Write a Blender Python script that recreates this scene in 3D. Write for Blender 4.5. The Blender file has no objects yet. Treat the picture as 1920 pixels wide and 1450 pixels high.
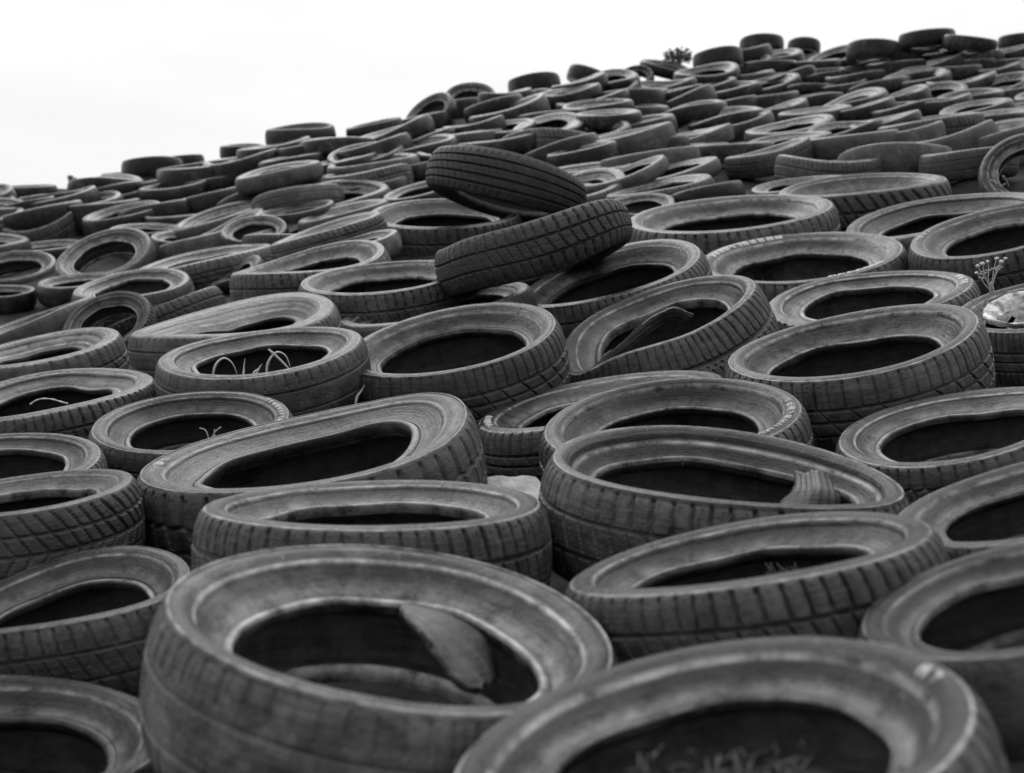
import bpy, bmesh, math, random
import numpy as np
from mathutils import Vector, Matrix

random.seed(7)
rng = np.random.default_rng(7)
scene = bpy.context.scene
COL = scene.collection
PI = math.pi
rad = math.radians

# ------------------------------------------------------------------ camera
F_PX, CX, CY = 2400.0, 960.0, 725.0          # focal length in pixels of the 1920 x 1450 photograph
PITCH = rad(8.0)
CAM = np.array([0.0, 0.0, 1.30])
EX = np.array([1.0, 0.0, 0.0])
EF = np.array([0.0, math.cos(PITCH), math.sin(PITCH)])
EU = np.array([0.0, -math.sin(PITCH), math.cos(PITCH)])

def ray(x, y):
    """Direction of the line of sight through a pixel; its component along the view axis is 1."""
    return EX * ((x - CX) / F_PX) + EU * ((CY - y) / F_PX) + EF

def at(x, y, depth):
    return CAM + ray(x, y) * depth

def proj(P):
    Q = P - CAM
    z = Q @ EF
    return np.stack([CX + F_PX * (Q @ EX) / z, CY - F_PX * (Q @ EU) / z], -1)

cam_data = bpy.data.cameras.new('camera')
cam = bpy.data.objects.new('camera', cam_data)
COL.objects.link(cam)
scene.camera = cam
cam.location = CAM
cam.rotation_euler = (PI / 2 + PITCH, 0, 0)
cam_data.sensor_width = 36.0
cam_data.lens = 36.0 * F_PX / 1920.0
cam_data.clip_start, cam_data.clip_end = 0.05, 2000
cam_data.dof.use_dof = True
cam_data.dof.focus_distance = 3.35
cam_data.dof.aperture_fstop = 4.6

# ------------------------------------------------------------------ materials
def new_mat(name):
    m = bpy.data.materials.new(name)
    m.use_nodes = True
    nt = m.node_tree
    return m, nt, nt.nodes, nt.links, nt.nodes['Principled BSDF']

def ramp(nd, stops):
    r = nd.new('ShaderNodeValToRGB')
    el = r.color_ramp.elements
    while len(el) < len(stops):
        el.new(0.5)
    for e, (p, v) in zip(el, stops):
        e.position = p
        e.color = (v, v, v, 1)
    return r

def rubber(name, lo, hi, dust, rough, dusty=0.8, wear_glint=0.7, spec=0.5):
    """Weathered rubber: streaks that run round the tyre, blotches of dust, worn ridges with painted highlights, grit, fine grain."""
    m, nt, nd, ln, bs = new_mat(name)
    def noise(vec, scale, detail, rgh, w=None, k=1.0):
        n = nd.new('ShaderNodeTexNoise'); n.noise_dimensions = '4D'
        n.inputs['Scale'].default_value = scale; n.inputs['Detail'].default_value = detail; n.inputs['Roughness'].default_value = rgh
        ln.new(vec, n.inputs['Vector'])
        if w is not None: ln.new(w, n.inputs['W'])
        return n.outputs['Fac']
    def math_(op, a, b):
        n = nd.new('ShaderNodeMath'); n.operation = op
        for s_, v in zip(n.inputs, (a, b)):
            if isinstance(v, (int, float)): s_.default_value = v
            else: ln.new(v, s_)
        return n.outputs[0]
    def ramp_(fac, stops):
        r = ramp(nd, stops); ln.new(fac, r.inputs['Fac']); return r.outputs['Color']
    def mix(fac, a, b, blend='MIX'):
        n = nd.new('ShaderNodeMix'); n.data_type = 'RGBA'; n.blend_type = blend
        for s_, v in ((n.inputs['Factor'], fac), (n.inputs['A'], a), (n.inputs['B'], b)):
            if isinstance(v, (int, float)): s_.default_value = v if s_.type == 'VALUE' else (v, v, v, 1)
            else: ln.new(v, s_)
        return n.outputs['Result']
    ra = nd.new('ShaderNodeAttribute'); ra.attribute_name = 'ring'
    wa = nd.new('ShaderNodeAttribute'); wa.attribute_name = 'wear_glint'
    info = nd.new('ShaderNodeObjectInfo')
    tc = nd.new('ShaderNodeTexCoord')
    off = math_('MULTIPLY', info.outputs['Random'], 37.0)
    obj = tc.outputs['Object']
    mp = nd.new('ShaderNodeMapping'); mp.inputs['Scale'].default_value = (2.4, 2.4, 34.0)
    ln.new(ra.outputs['Vector'], mp.inputs['Vector'])
    streak = noise(mp.outputs['Vector'], 1.5, 7, 0.66, off)
    blot = noise(obj, 7.5, 9, 0.70, off)
    blot2 = noise(obj, 22, 6, 0.68, off)
    scuff = noise(obj, 48, 5, 0.7, off)
    grit = noise(obj, 95, 3, 0.6, off)
    fine = noise(obj, 210, 4, 0.6, off)
    col = ramp_(streak, [(0.34, lo), (0.50, (lo + hi) * .45), (0.68, hi)])
    tint = ramp_(blot2, [(0.33, 0.38), (0.67, 1.65)])
    col = mix(1.0, col, tint, 'MULTIPLY')
    # each tyre carries its own amount of dust
    amount = math_('MULTIPLY', ramp_(math_('FRACT', math_('MULTIPLY', info.outputs['Random'], 7.31), 0.0), [(0.0, 0.35), (1.0, 1.0)]), dusty)
    dfac = math_('MULTIPLY', math_('MULTIPLY', ramp_(blot, [(0.49, 0.0), (0.62, 1.0)]), ramp_(blot2, [(0.34, 0.25), (0.6, 1.0)])), amount)
    col = mix(dfac, col, dust)
    wf = math_('MULTIPLY', math_('MULTIPLY', wa.outputs['Fac'], wear_glint), ramp_(blot2, [(0.38, 0.12), (0.62, 1.0)]))
    col = mix(wf, col, dust * 3.0)  # worn ridges, paled further so the lips' highlights are in the colour
    col = mix(math_('MULTIPLY', ramp_(scuff, [(0.60, 0.0), (0.70, 0.8)]), amount), col, dust * 1.2)
    col = mix(ramp_(grit, [(0.72, 0.0), (0.77, 0.85)]), col, dust * 2.2)
    col = mix(ramp_(scuff, [(0.24, 0.6), (0.36, 0.0)]), col, lo * 0.4)
    col = mix(1.0, col, info.outputs['Color'], 'MULTIPLY')          # each tyre is a little blacker or more faded
    ln.new(col, bs.inputs['Base Color'])
    rr = nd.new('ShaderNodeMapRange'); rr.inputs['From Min'].default_value = 0.3; rr.inputs['From Max'].default_value = 0.7
    rr.inputs['To Min'].default_value = rough - 0.12; rr.inputs['To Max'].default_value = rough + 0.16
    ln.new(blot2, rr.inputs['Value']); ln.new(rr.outputs['Result'], bs.inputs['Roughness'])
    bs.inputs['Specular IOR Level'].default_value = spec
    prev = None
    for h, s_, d in ((fine, 0.4, 0.002), (scuff, 0.55, 0.005), (streak, 0.55, 0.005), (blot2, 0.5, 0.010)):
        bn = nd.new('ShaderNodeBump'); bn.inputs['Strength'].default_value = s_; bn.inputs['Distance'].default_value = d
        ln.new(h, bn.inputs['Height'])
        if prev is not None: ln.new(prev, bn.inputs['Normal'])
        prev = bn.outputs['Normal']
    ln.new(prev, bs.inputs['Normal'])
    return m

def noisy(name, lo, hi, scale, rough, bump=0.4, metal=0.0, detail=6):
    m, nt, nd, ln, bs = new_mat(name)
    tc = nd.new('ShaderNodeTexCoord')
    n = nd.new('ShaderNodeTexNoise'); n.inputs['Scale'].default_value = scale; n.inputs['Detail'].default_value = detail
    n.inputs['Roughness'].default_value = 0.65
    ln.new(tc.outputs['Object'], n.inputs['Vector'])
    r = ramp(nd, [(0.35, lo), (0.66, hi)])
    ln.new(n.outputs['Fac'], r.inputs['Fac']); ln.new(r.outputs['Color'], bs.inputs['Base Color'])
    bs.inputs['Roughness'].default_value = rough
    bs.inputs['Metallic'].default_value = metal
    bs.inputs['Specular IOR Level'].default_value = 0.15 if 'soil' in name else 0.4
    b = nd.new('ShaderNodeBump'); b.inputs['Strength'].default_value = bump; b.inputs['Distance'].default_value = 0.01
    ln.new(n.outputs['Fac'], b.inputs['Height']); ln.new(b.outputs['Normal'], bs.inputs['Normal'])
    return m

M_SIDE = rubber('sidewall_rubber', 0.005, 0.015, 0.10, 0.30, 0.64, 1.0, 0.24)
M_DARK = rubber('clean_black_rubber', 0.009, 0.024, 0.05, 0.5, 0.6, 0.4, 0.4)
M_FLAP = rubber('dusty_torn_rubber', 0.016, 0.036, 0.10, 0.5, 0.9)
M_TREAD = rubber('tread_rubber', 0.018, 0.050, 0.12, 0.58, 0.8, 0.5)
M_INNER = rubber('inner_liner', 0.05, 0.10, 0.16, 0.5, 0.6, 0.0)
M_SOIL = noisy('dark_soil', 0.006, 0.03, 9, 0.95, 0.8)
M_GRASS = noisy('dry_grass', 0.32, 0.6, 30, 0.7, 0.2)
M_WEED = noisy('dry_weed', 0.2, 0.42, 30, 0.8, 0.2)
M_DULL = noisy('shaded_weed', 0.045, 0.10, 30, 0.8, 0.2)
M_FLOWER = noisy('seed_head', 0.5, 0.75, 120, 0.9, 0.6)
M_WOOD = noisy('weathered_board', 0.34, 0.62, 16, 0.8, 0.5)
M_RIM = noisy('chalky_rim_paint', 0.10, 0.8, 20, 0.55, 0.5)
M_RUST = noisy('corroded_metal', 0.05, 0.22, 34, 0.7, 0.6)
M_SHRUB = noisy('shrub_leaf', 0.05, 0.13, 20, 0.7, 0.2)

# ------------------------------------------------------------------ helpers for objects
def mesh_obj(name, verts, faces, mat, parent=None, smooth=True, link=True):
    me = bpy.data.meshes.new(name)
    me.from_pydata([tuple(v) for v in verts], [], faces)
    me.materials.append(mat)
    if smooth:
        me.polygons.foreach_set('use_smooth', [True] * len(me.polygons))
    o = bpy.data.objects.new(name, me)
    COL.objects.link(o)
    if parent:
        o.parent = parent
    return o

def tag(o, label, cat, group=None, kind=None):
    if label: o['label'] = label
    if cat: o['category'] = cat
    if group: o['group'] = group
    if kind: o['kind'] = kind
    return o

def empty(name, loc=(0, 0, 0)):
    o = bpy.data.objects.new(name, None)
    o.empty_display_size = 0.1
    o.location = loc
    COL.objects.link(o)
    return o

# ------------------------------------------------------------------ tyre profile
# upper half of the section in (r / R, z / W); z is 0 in the middle of the tread, 0.5 at the widest
OUT_SIDE = [(0.624, 0.226), (0.607, 0.245), (0.6, 0.275), (0.599, 0.308), (0.605, 0.337), (0.62, 0.345), (0.642, 0.336), (0.653, 0.322), (0.659, 0.292), (0.668, 0.287), (0.7, 0.305), (0.735, 0.336), (0.768, 0.361), (0.782, 0.368), (0.789, 0.397), (0.798, 0.426), (0.81, 0.436), (0.86, 0.47), (0.905, 0.462), (0.917, 0.454), (0.922, 0.469), (0.93, 0.47), (0.936, 0.45), (0.95, 0.425)]
OUT_TREAD = [(0.950, 0.425), (0.963, 0.388), (0.974, 0.344), (0.983, 0.292), (0.991, 0.226), (0.997, 0.145), (1.0, 0.07), (1.0, 0.0)]
IN_SIDE = [(0.624, 0.226), (0.645, 0.197), (0.675, 0.246), (0.73, 0.306), (0.8, 0.35), (0.86, 0.39), (0.905, 0.385)]
OUT_LOW = [(0.622, 0.26), (0.607, 0.30), (0.602, 0.345), (0.612, 0.385), (0.632, 0.405), (0.664, 0.400), (0.70, 0.415), (0.76, 0.445),
           (0.82, 0.470), (0.88, 0.468), (0.917, 0.456), (0.936, 0.450), (0.950, 0.425)]
IN_LOW = [(0.622, 0.26), (0.645, 0.31), (0.70, 0.36), (0.76, 0.395), (0.82, 0.41), (0.86, 0.40), (0.905, 0.385)]
IN_TREAD = [(0.905, 0.385), (0.93, 0.36), (0.942, 0.28), (0.947, 0.15), (0.948, 0.0)]

def dense(pts, n):
    P = np.array(pts, float)
    P = np.vstack([2 * P[0] - P[1], P, 2 * P[-1] - P[-2]])
    d = np.linalg.norm(np.diff(P[1:-1], axis=0) * [1, 0.65], axis=1)
    s = np.concatenate([[0], np.cumsum(d)]); s /= s[-1]
    out = []
    for t in np.linspace(0, 1, n):
        i = min(np.searchsorted(s, t, side='right') - 1, len(d) - 1)
        u = (t - s[i]) / (s[i + 1] - s[i])
        p0, p1, p2, p3 = P[i], P[i + 1], P[i + 2], P[i + 3]
        out.append(0.5 * ((2 * p1) + (p2 - p0) * u + (2 * p0 - 5 * p1 + 4 * p2 - p3) * u * u + (3 * p1 - p0 - 3 * p2 + p3) * u ** 3))
    return np.array(out)

def sstep(a, b, x):
    t = np.clip((x - a) / (b - a), 0, 1)
    return t * t * (3 - 2 * t)

def groove(x, w, e):
    """1 inside a groove of half width w (soft edge e) around integer x, else 0."""
    d = np.abs(x - np.round(x))
    return 1 - sstep(w, w + e, d)

def band(u, c, w, e=0.03):
    return 1 - sstep(w, w + e, np.abs(u - c))

def tread_depth(kind, phi, u, nb, seed):
    """Depth (0..1) of the tread pattern at angle phi and across the tread u in -1..1 (the shoulder is past 0.8)."""
    t = phi / (2 * PI)
    t = t + (0.16 * np.sin(2 * PI * t * 5 + seed) + 0.10 * np.sin(2 * PI * t * 11 + 2.0 * seed)) / nb      # uneven pitch
    a = np.abs(u)
    sgn = np.where(u >= 0, 1.0, -1.0)
    off = np.where(u >= 0, 0.0, 0.37)
    if kind == 'plain':
        return 0.35 * groove(t * nb, 0.05, 0.05) * sstep(0.62, 0.7, a) * (1 - sstep(0.96, 1.06, a))
    if kind == 'worn':
        lat = groove(t * nb + off + 0.12 * a, 0.05, 0.05) * sstep(0.55, 0.62, a) * (1 - sstep(1.02, 1.1, a))
        return np.maximum(0.65 * lat, 0.7 * band(u, 0.42, 0.022) + 0.7 * band(u, -0.42, 0.022))
    if kind == 'ribs':
        g = sum(band(u, c, 0.03, 0.025) for c in (-0.66, -0.22, 0.22, 0.66))
        sip = groove(t * nb + 1.3 * u, 0.02, 0.05) * 0.35 * (a < 0.62)
        sh = groove(t * nb + 0.3, 0.05, 0.05) * sstep(0.78, 0.84, a) * (1 - sstep(1.0, 1.08, a)) * 0.6
        return np.maximum(np.maximum(g, sip), sh)
    if kind == 'lateral':
        lat = groove(t * nb + off + 0.25 * sgn * a, 0.07, 0.05) * sstep(0.40, 0.46, a) * (1 - sstep(1.04, 1.12, a))
        mid = groove(t * nb + 0.9 * u, 0.06, 0.05) * (1 - sstep(0.30, 0.36, a)) * 0.8
        g = band(u, 0.38, 0.03) + band(u, -0.38, 0.03)
        return np.maximum(np.maximum(lat, mid), g)
    if kind == 'blocks':
        zz = 0.04 * (np.abs(((t * nb) % 1) * 2 - 1) - 0.5) * 2
        g = band(u, 0.48 + zz, 0.022) + band(u, 0.0 + zz, 0.022) + band(u, -0.48 + zz, 0.022)
        l1 = groove(t * nb + off, 0.06, 0.05) * sstep(0.48, 0.53, a) * (1 - sstep(1.03, 1.1, a))
        l2 = groove(t * nb + 0.5 + 0.5 * u, 0.05, 0.05) * (a < 0.48) * 0.9
        return np.maximum(np.maximum(l1, l2), g)
    if kind == 'chevron':
        l1 = groove(t * nb + 1.5 * a, 0.08, 0.06) * (1 - sstep(1.0, 1.08, a))
        g = band(u, 0.0, 0.03) + band(u, 0.52, 0.025) + band(u, -0.52, 0.025)
        return np.maximum(l1, g)
    if kind == 'fine':
        lat = groove(t * nb + off, 0.045, 0.05) * sstep(0.36, 0.4, a) * (1 - sstep(1.06, 1.14, a))
        dia = groove(t * nb * 0.5 + 1.1 * u, 0.03, 0.03) * (a < 0.36)
        g = band(u, 0.36, 0.022) + band(u, -0.36, 0.022) + band(u, 0.02, 0.022)
        return np.maximum(np.maximum(lat, dia), g)
    if kind == 'lugs':
        lug = groove(t * nb + off + 0.35 * a, 0.2, 0.06) * sstep(0.15, 0.2, a) * (1 - sstep(1.12, 1.2, a))
        g = band(u, 0.0, 0.06)
        return np.maximum(lug, g) * 1.6
    return 0 * t * u

def tyre_grid(R, W, br, kind, nseg, dens, opt, seed):
    """Grid (profile x angle) of points of a deformed tyre, and which profile rows belong to which part."""
    r_ = np.random.default_rng(seed)
    ns, ntd = int(46 * dens), int(34 * dens)
    os_ = dense(OUT_SIDE, max(22, ns)); ot = dense(OUT_TREAD, max(12, ntd))
    is_ = dense(IN_SIDE, max(7, int(12 * dens))); it = dense(IN_TREAD, max(5, int(7 * dens)))
    ol = dense(OUT_LOW, max(14, int(24 * dens))); il = dense(IN_LOW, max(7, int(10 * dens)))
    flip = lambda A: A * [1, -1]
    # loop: outer bead (up) -> shoulder -> tread -> lower shoulder -> lower bead -> inner ... -> back to the start
    rows = [os_, ot[1:], flip(ot[:-1])[::-1], flip(ol[:-1])[::-1], flip(il)[1:], flip(it)[1:], it[:-1][::-1], is_[1:-1][::-1]]
    n = [len(x) for x in rows]
    c = np.cumsum([0] + n)
    prof = np.vstack(rows)
    outer = np.zeros(len(prof), bool); outer[:c[4]] = True
    # every make of tyre has its own dish, rim step and bulge
    st, dish, bul = opt.get('step', r_.uniform(0.0, 0.75)), opt.get('dish', r_.uniform(-0.15, -0.02)), r_.uniform(-0.012, 0.014)
    pr, pz = prof[:, 0], prof[:, 1]
    chord = np.interp(pr, [0.65, 0.70, 0.76, 0.812], [0.336, 0.362, 0.405, 0.438])
    sel = outer & (pz > 0.15) & (pr > 0.655) & (pr < 0.812)
    prof[sel, 1] = chord[sel] * (1 - st) + pz[sel] * st
    rs_ = opt.get('ridge', r_.uniform(0.0, 1.0))
    sr = outer & (pz > 0.3) & (pr > 0.905) & (pr < 0.95)
    prof[sr, 1] = np.interp(pr[sr], [0.905, 0.93, 0.95], [0.462, 0.447, 0.425]) * (1 - rs_) + pz[sr] * rs_
    upz = (pz > 0.12)
    prof[upz, 1] += (dish * sstep(0.84, 0.60, pr) if False else dish * (1 - sstep(0.60, 0.84, pr)))[upz]
    prof[upz & outer, 1] += (bul * np.exp(-((pr - 0.84) / 0.06) ** 2))[upz & outer]
    # squeeze the radii so that the bead sits at br
    r0, z0 = prof[:, 0].copy(), prof[:, 1].copy()
    k = (0.95 - br) / (0.95 - 0.604)
    r0 = np.where(r0 < 0.95, 0.95 - (0.95 - r0) * k, r0)
    phi = np.linspace(0, 2 * PI, nseg, endpoint=False)
    r = np.repeat(r0[:, None], nseg, 1) * R
    z = np.repeat(z0[:, None], nseg, 1) * W
    PH = np.repeat(phi[None, :], len(prof), 0)
    up = z0[:, None] > 0
    # tread pattern
    nb = opt.get('nb', 64)
    u = z0 / 0.40
    tr = outer & (np.abs(z0) <= 0.452) & (r0 > 0.93)
    if dens >= 0.8 and kind != 'none':
        dpt = tread_depth(kind, PH[tr], u[tr][:, None], nb, seed)
        if dens >= 1.4 and kind not in ('plain', 'none'):
            ut = u[tr][:, None]
            dpt = np.maximum(dpt, 0.32 * groove(PH[tr] / (2 * PI) * nb + 0.5 + 0.3 * np.sign(ut), 0.02, 0.045) * (np.abs(ut) < 1.0))
        dpt = dpt * opt.get('deep', 0.008) * R / 0.31
        dpt = dpt * (0.75 + 0.25 * np.cos(PH[tr] * 3 + r_.uniform(0, 6)))
        # push along the outward direction of the section
        ang = sstep(0.75, 1.1, np.abs(u[tr]))[:, None] * 1.0
        r[tr] -= dpt * np.cos(ang)
        z[tr] -= np.sign(u[tr])[:, None] * dpt * np.sin(ang)
    # raised letters on the sidewall: rows of short raised bars
    LET = np.zeros_like(z)
    lets = list(opt.get('letters', []))
    for (p0, p1, cnt) in lets:
        sel = outer & (z0 > 0.2) & (r0 > 0.80) & (r0 < 0.93)
        rr = ((r0[sel] - 0.835) / 0.06)[:, None]
        q = ((PH[sel] - rad(p0)) % (2 * PI)) / rad(p1 - p0)
        cell = np.floor(q * cnt); f = q * cnt - cell
        h = np.abs(np.sin(cell * 12.9898 + seed)) 
        stem_ = ((f > 0.12) & (f < 0.38)) | ((f > 0.6) & (f < 0.82) & (h > 0.3))
        bar = (f > 0.12) & (f < 0.82) & (((rr > 0.0) & (rr < 0.28) & (h > 0.45)) | ((rr > 0.72) & (rr < 1.0) & (h < 0.7)) | ((rr > 0.38) & (rr < 0.62) & (h > 0.25)))
        on = (q > 0) & (q < 1) & (rr > 0) & (rr < 1) & (stem_ | bar)
        z[sel] += on * (0.0035 if opt.get('text') else 0.0022)
        LET[sel] = np.maximum(LET[sel], on * (8.0 if opt.get('text') else 1.8))
    # rubbed and dusty ridges, which also carry painted highlights
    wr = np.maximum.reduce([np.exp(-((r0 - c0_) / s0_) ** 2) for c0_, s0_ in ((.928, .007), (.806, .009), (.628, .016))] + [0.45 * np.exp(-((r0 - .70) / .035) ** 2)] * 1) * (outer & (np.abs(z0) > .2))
    wear_glint = np.repeat(wr[:, None], nseg, 1)
    wear_glint = np.maximum(wear_glint, LET * (1.0 if opt.get('letters') else 0.3))
    # --- deformation of the carcass
    wb = sstep(0.93, br + 0.01, r0)[:, None]              # 0 at the shoulder, 1 at the bead
    wup = sstep(-0.02, 0.12, z0)[:, None]                 # upper sidewall
    wlo = sstep(-0.02, 0.12, -z0)[:, None]
    e, pe = opt.get('oval', (r_.uniform(0.0, 0.02), r_.uniform(0, 180)))
    r *= 1 + e * np.cos(2 * (PH - rad(pe)))
    beads = opt.get('bead', [(2, r_.uniform(0.005, 0.018), r_.uniform(0, 180)), (3, r_.uniform(0.002, 0.009), r_.uniform(0, 120))])
    for (kk, am, p0) in beads:
        r += wb * wup * am * R * np.cos(kk * (PH - rad(p0)))
    r += wb * wlo * 0.015 * R * np.cos(2 * PH + seed)
    dz = np.zeros_like(z)
    for (p0, sg, ddz, ddr) in opt.get('sag', []):
        d = np.angle(np.exp(1j * (PH - rad(p0))))
        g = np.exp(-(d / rad(sg)) ** 2)
        dz += wup * (0.25 + 0.75 * wb) * g * ddz * R
        r += wup * wb * g * ddr * R
    for (p0, sg, ddz, ddr) in opt.get('crush', []):       # the whole section gives way
        d = np.angle(np.exp(1j * (PH - rad(p0))))
        g = np.exp(-(d / rad(sg)) ** 2)
        dz += g * ddz * R * (0.5 + 0.5 * sstep(-0.5, 0.5, z0)[:, None])
        r += g * ddr * R
    sads = opt.get('sad', [])
    if isinstance(sads, tuple): sads = [sads]
    sads = list(sads) + [(r_.uniform(0.0, 0.03), r_.uniform(0, 180))]
    for (am, p0) in sads:
        dz += am * R * np.cos(2 * (PH - rad(p0))) * (r / R) ** 1.3
    # gentle waviness of the free lip
    am = opt.get('wave', 0.006)
    for kk in (3, 4, 5, 7):
        dz += wup * wb * am * R * np.cos(kk * PH + r_.uniform(0, 6)) * r_.uniform(0.3, 1)
        r += wup * wb * 0.6 * am * R * np.cos(kk * PH + r_.uniform(0, 6)) * r_.uniform(0.3, 1)
    for (p0, sg, am_) in opt.get('lean', []):             # the section leans in over the hole
        g = np.exp(-(np.angle(np.exp(1j * (PH - rad(p0)))) / rad(sg)) ** 2)
        r -= g * am_ * R * np.clip(z0 + 0.45, 0, 1)[:, None]
    z = z * (1 - opt.get('pinch2', 0.0) * np.clip(np.cos(PH), 0, 1) ** 2)
    z = z * (1 - opt.get('pinch', 0.0) * np.cos(PH) ** 2) + dz
    V = np.stack([r * np.cos(PH), r * np.sin(PH), z], -1)
    ring = np.stack([np.cos(PH), np.sin(PH), np.repeat((r0 + 0.7 * z0)[:, None], nseg, 1), wear_glint], -1)
    return V, ring, c, len(prof)

def grid_normals(V):
    du = np.roll(V, -1, 1) - np.roll(V, 1, 1)
    dv = np.roll(V, -1, 0) - np.roll(V, 1, 0)
    n = np.cross(dv, du)
    n /= np.linalg.norm(n, axis=-1, keepdims=True) + 1e-12
    return n

MAT_SWAP = {}
def strip_mesh(name, V, N, ring, strips, mat, nseg, inner=None):
    mat = MAT_SWAP.get(mat.name, mat)
    """One mesh from runs of profile rows."""
    vs, nsr, rg, fs, mi = [], [], [], [], []
    base = 0
    j = np.arange(nseg); j1 = (j + 1) % nseg
    for idx in strips:
        k = len(idx)
        vs.append(V[idx].reshape(-1, 3)); nsr.append(N[idx].reshape(-1, 3)); rg.append(ring[idx].reshape(-1, 4))
        for i in range(k - 1):
            a = base + i * nseg + j; b = base + i * nseg + j1
            c_ = base + (i + 1) * nseg + j1; d = base + (i + 1) * nseg + j
            fs.append(np.stack([a, d, c_, b], -1))
            mi.append(np.full(nseg, 1 if (inner is not None and inner[idx[i]] and inner[idx[i + 1]]) else 0, np.int32))
        base += k * nseg
    vs = np.vstack(vs); nsr = np.vstack(nsr); rg = np.vstack(rg); fs = np.vstack(fs)
    me = bpy.data.meshes.new(name)
    me.vertices.add(len(vs)); me.vertices.foreach_set('co', vs.astype(np.float32).ravel())
    me.loops.add(fs.size); me.loops.foreach_set('vertex_index', fs.astype(np.int32).ravel())
    me.polygons.add(len(fs))
    me.polygons.foreach_set('loop_start', np.arange(0, fs.size, 4, dtype=np.int32))
    me.polygons.foreach_set('loop_total', np.full(len(fs), 4, np.int32))
    me.polygons.foreach_set('use_smooth', np.ones(len(fs), bool))
    me.update(calc_edges=True)
    at_ = me.attributes.new('ring', 'FLOAT_VECTOR', 'POINT')
    at_.data.foreach_set('vector', rg[:, :3].astype(np.float32).ravel())
    aw = me.attributes.new('wear_glint', 'FLOAT', 'POINT')
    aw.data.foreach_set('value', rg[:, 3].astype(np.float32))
    me.materials.append(mat)
    if inner is not None:
        me.materials.append(M_INNER)
        me.polygons.foreach_set('material_index', np.concatenate(mi))
    me.normals_split_custom_set_from_vertices(nsr.astype(np.float32))
    return me

def tyre_parts(R, W, br, kind, nseg, dens, opt, seed):
    V, ring, c, n = tyre_grid(R, W, br, kind, nseg, dens, opt, seed)
    N = grid_normals(V)
    a = lambda i, j: np.arange(i, j)
    inn = np.zeros(n, bool); inn[c[4]:] = True
    up = [np.concatenate([a(c[7] - 1, n), a(0, c[1])])]      # inner shoulder -> bead -> outer shoulder
    # rows run: outer up 0..c1, tread c1..c3, lower side c3..c4, inner lower c4..c5, inner tread c5..c7, inner upper c7..n
    tread = [a(c[1] - 1, c[3]), a(c[5] - 1, c[7])]
    low = [a(c[3] - 1, c[5])]
    return (strip_mesh('sidewall', V, N, ring, up, M_SIDE, nseg, inn),
            strip_mesh('tread', V, N, ring, tread, M_TREAD, nseg, inn),
            strip_mesh('sidewall', V, N, ring, low, M_SIDE, nseg, inn))

def tyre_single(R, W, br, kind, nseg, dens, opt, seed):
    V, ring, c, n = tyre_grid(R, W, br, kind, nseg, dens, opt, seed)
    N = grid_normals(V)
    idx = np.concatenate([np.arange(n), [0]])
    inn = np.zeros(n, bool); inn[c[4]:] = True
    return strip_mesh('tyre', V, N, ring, [idx], M_SIDE, nseg, inn)

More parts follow.
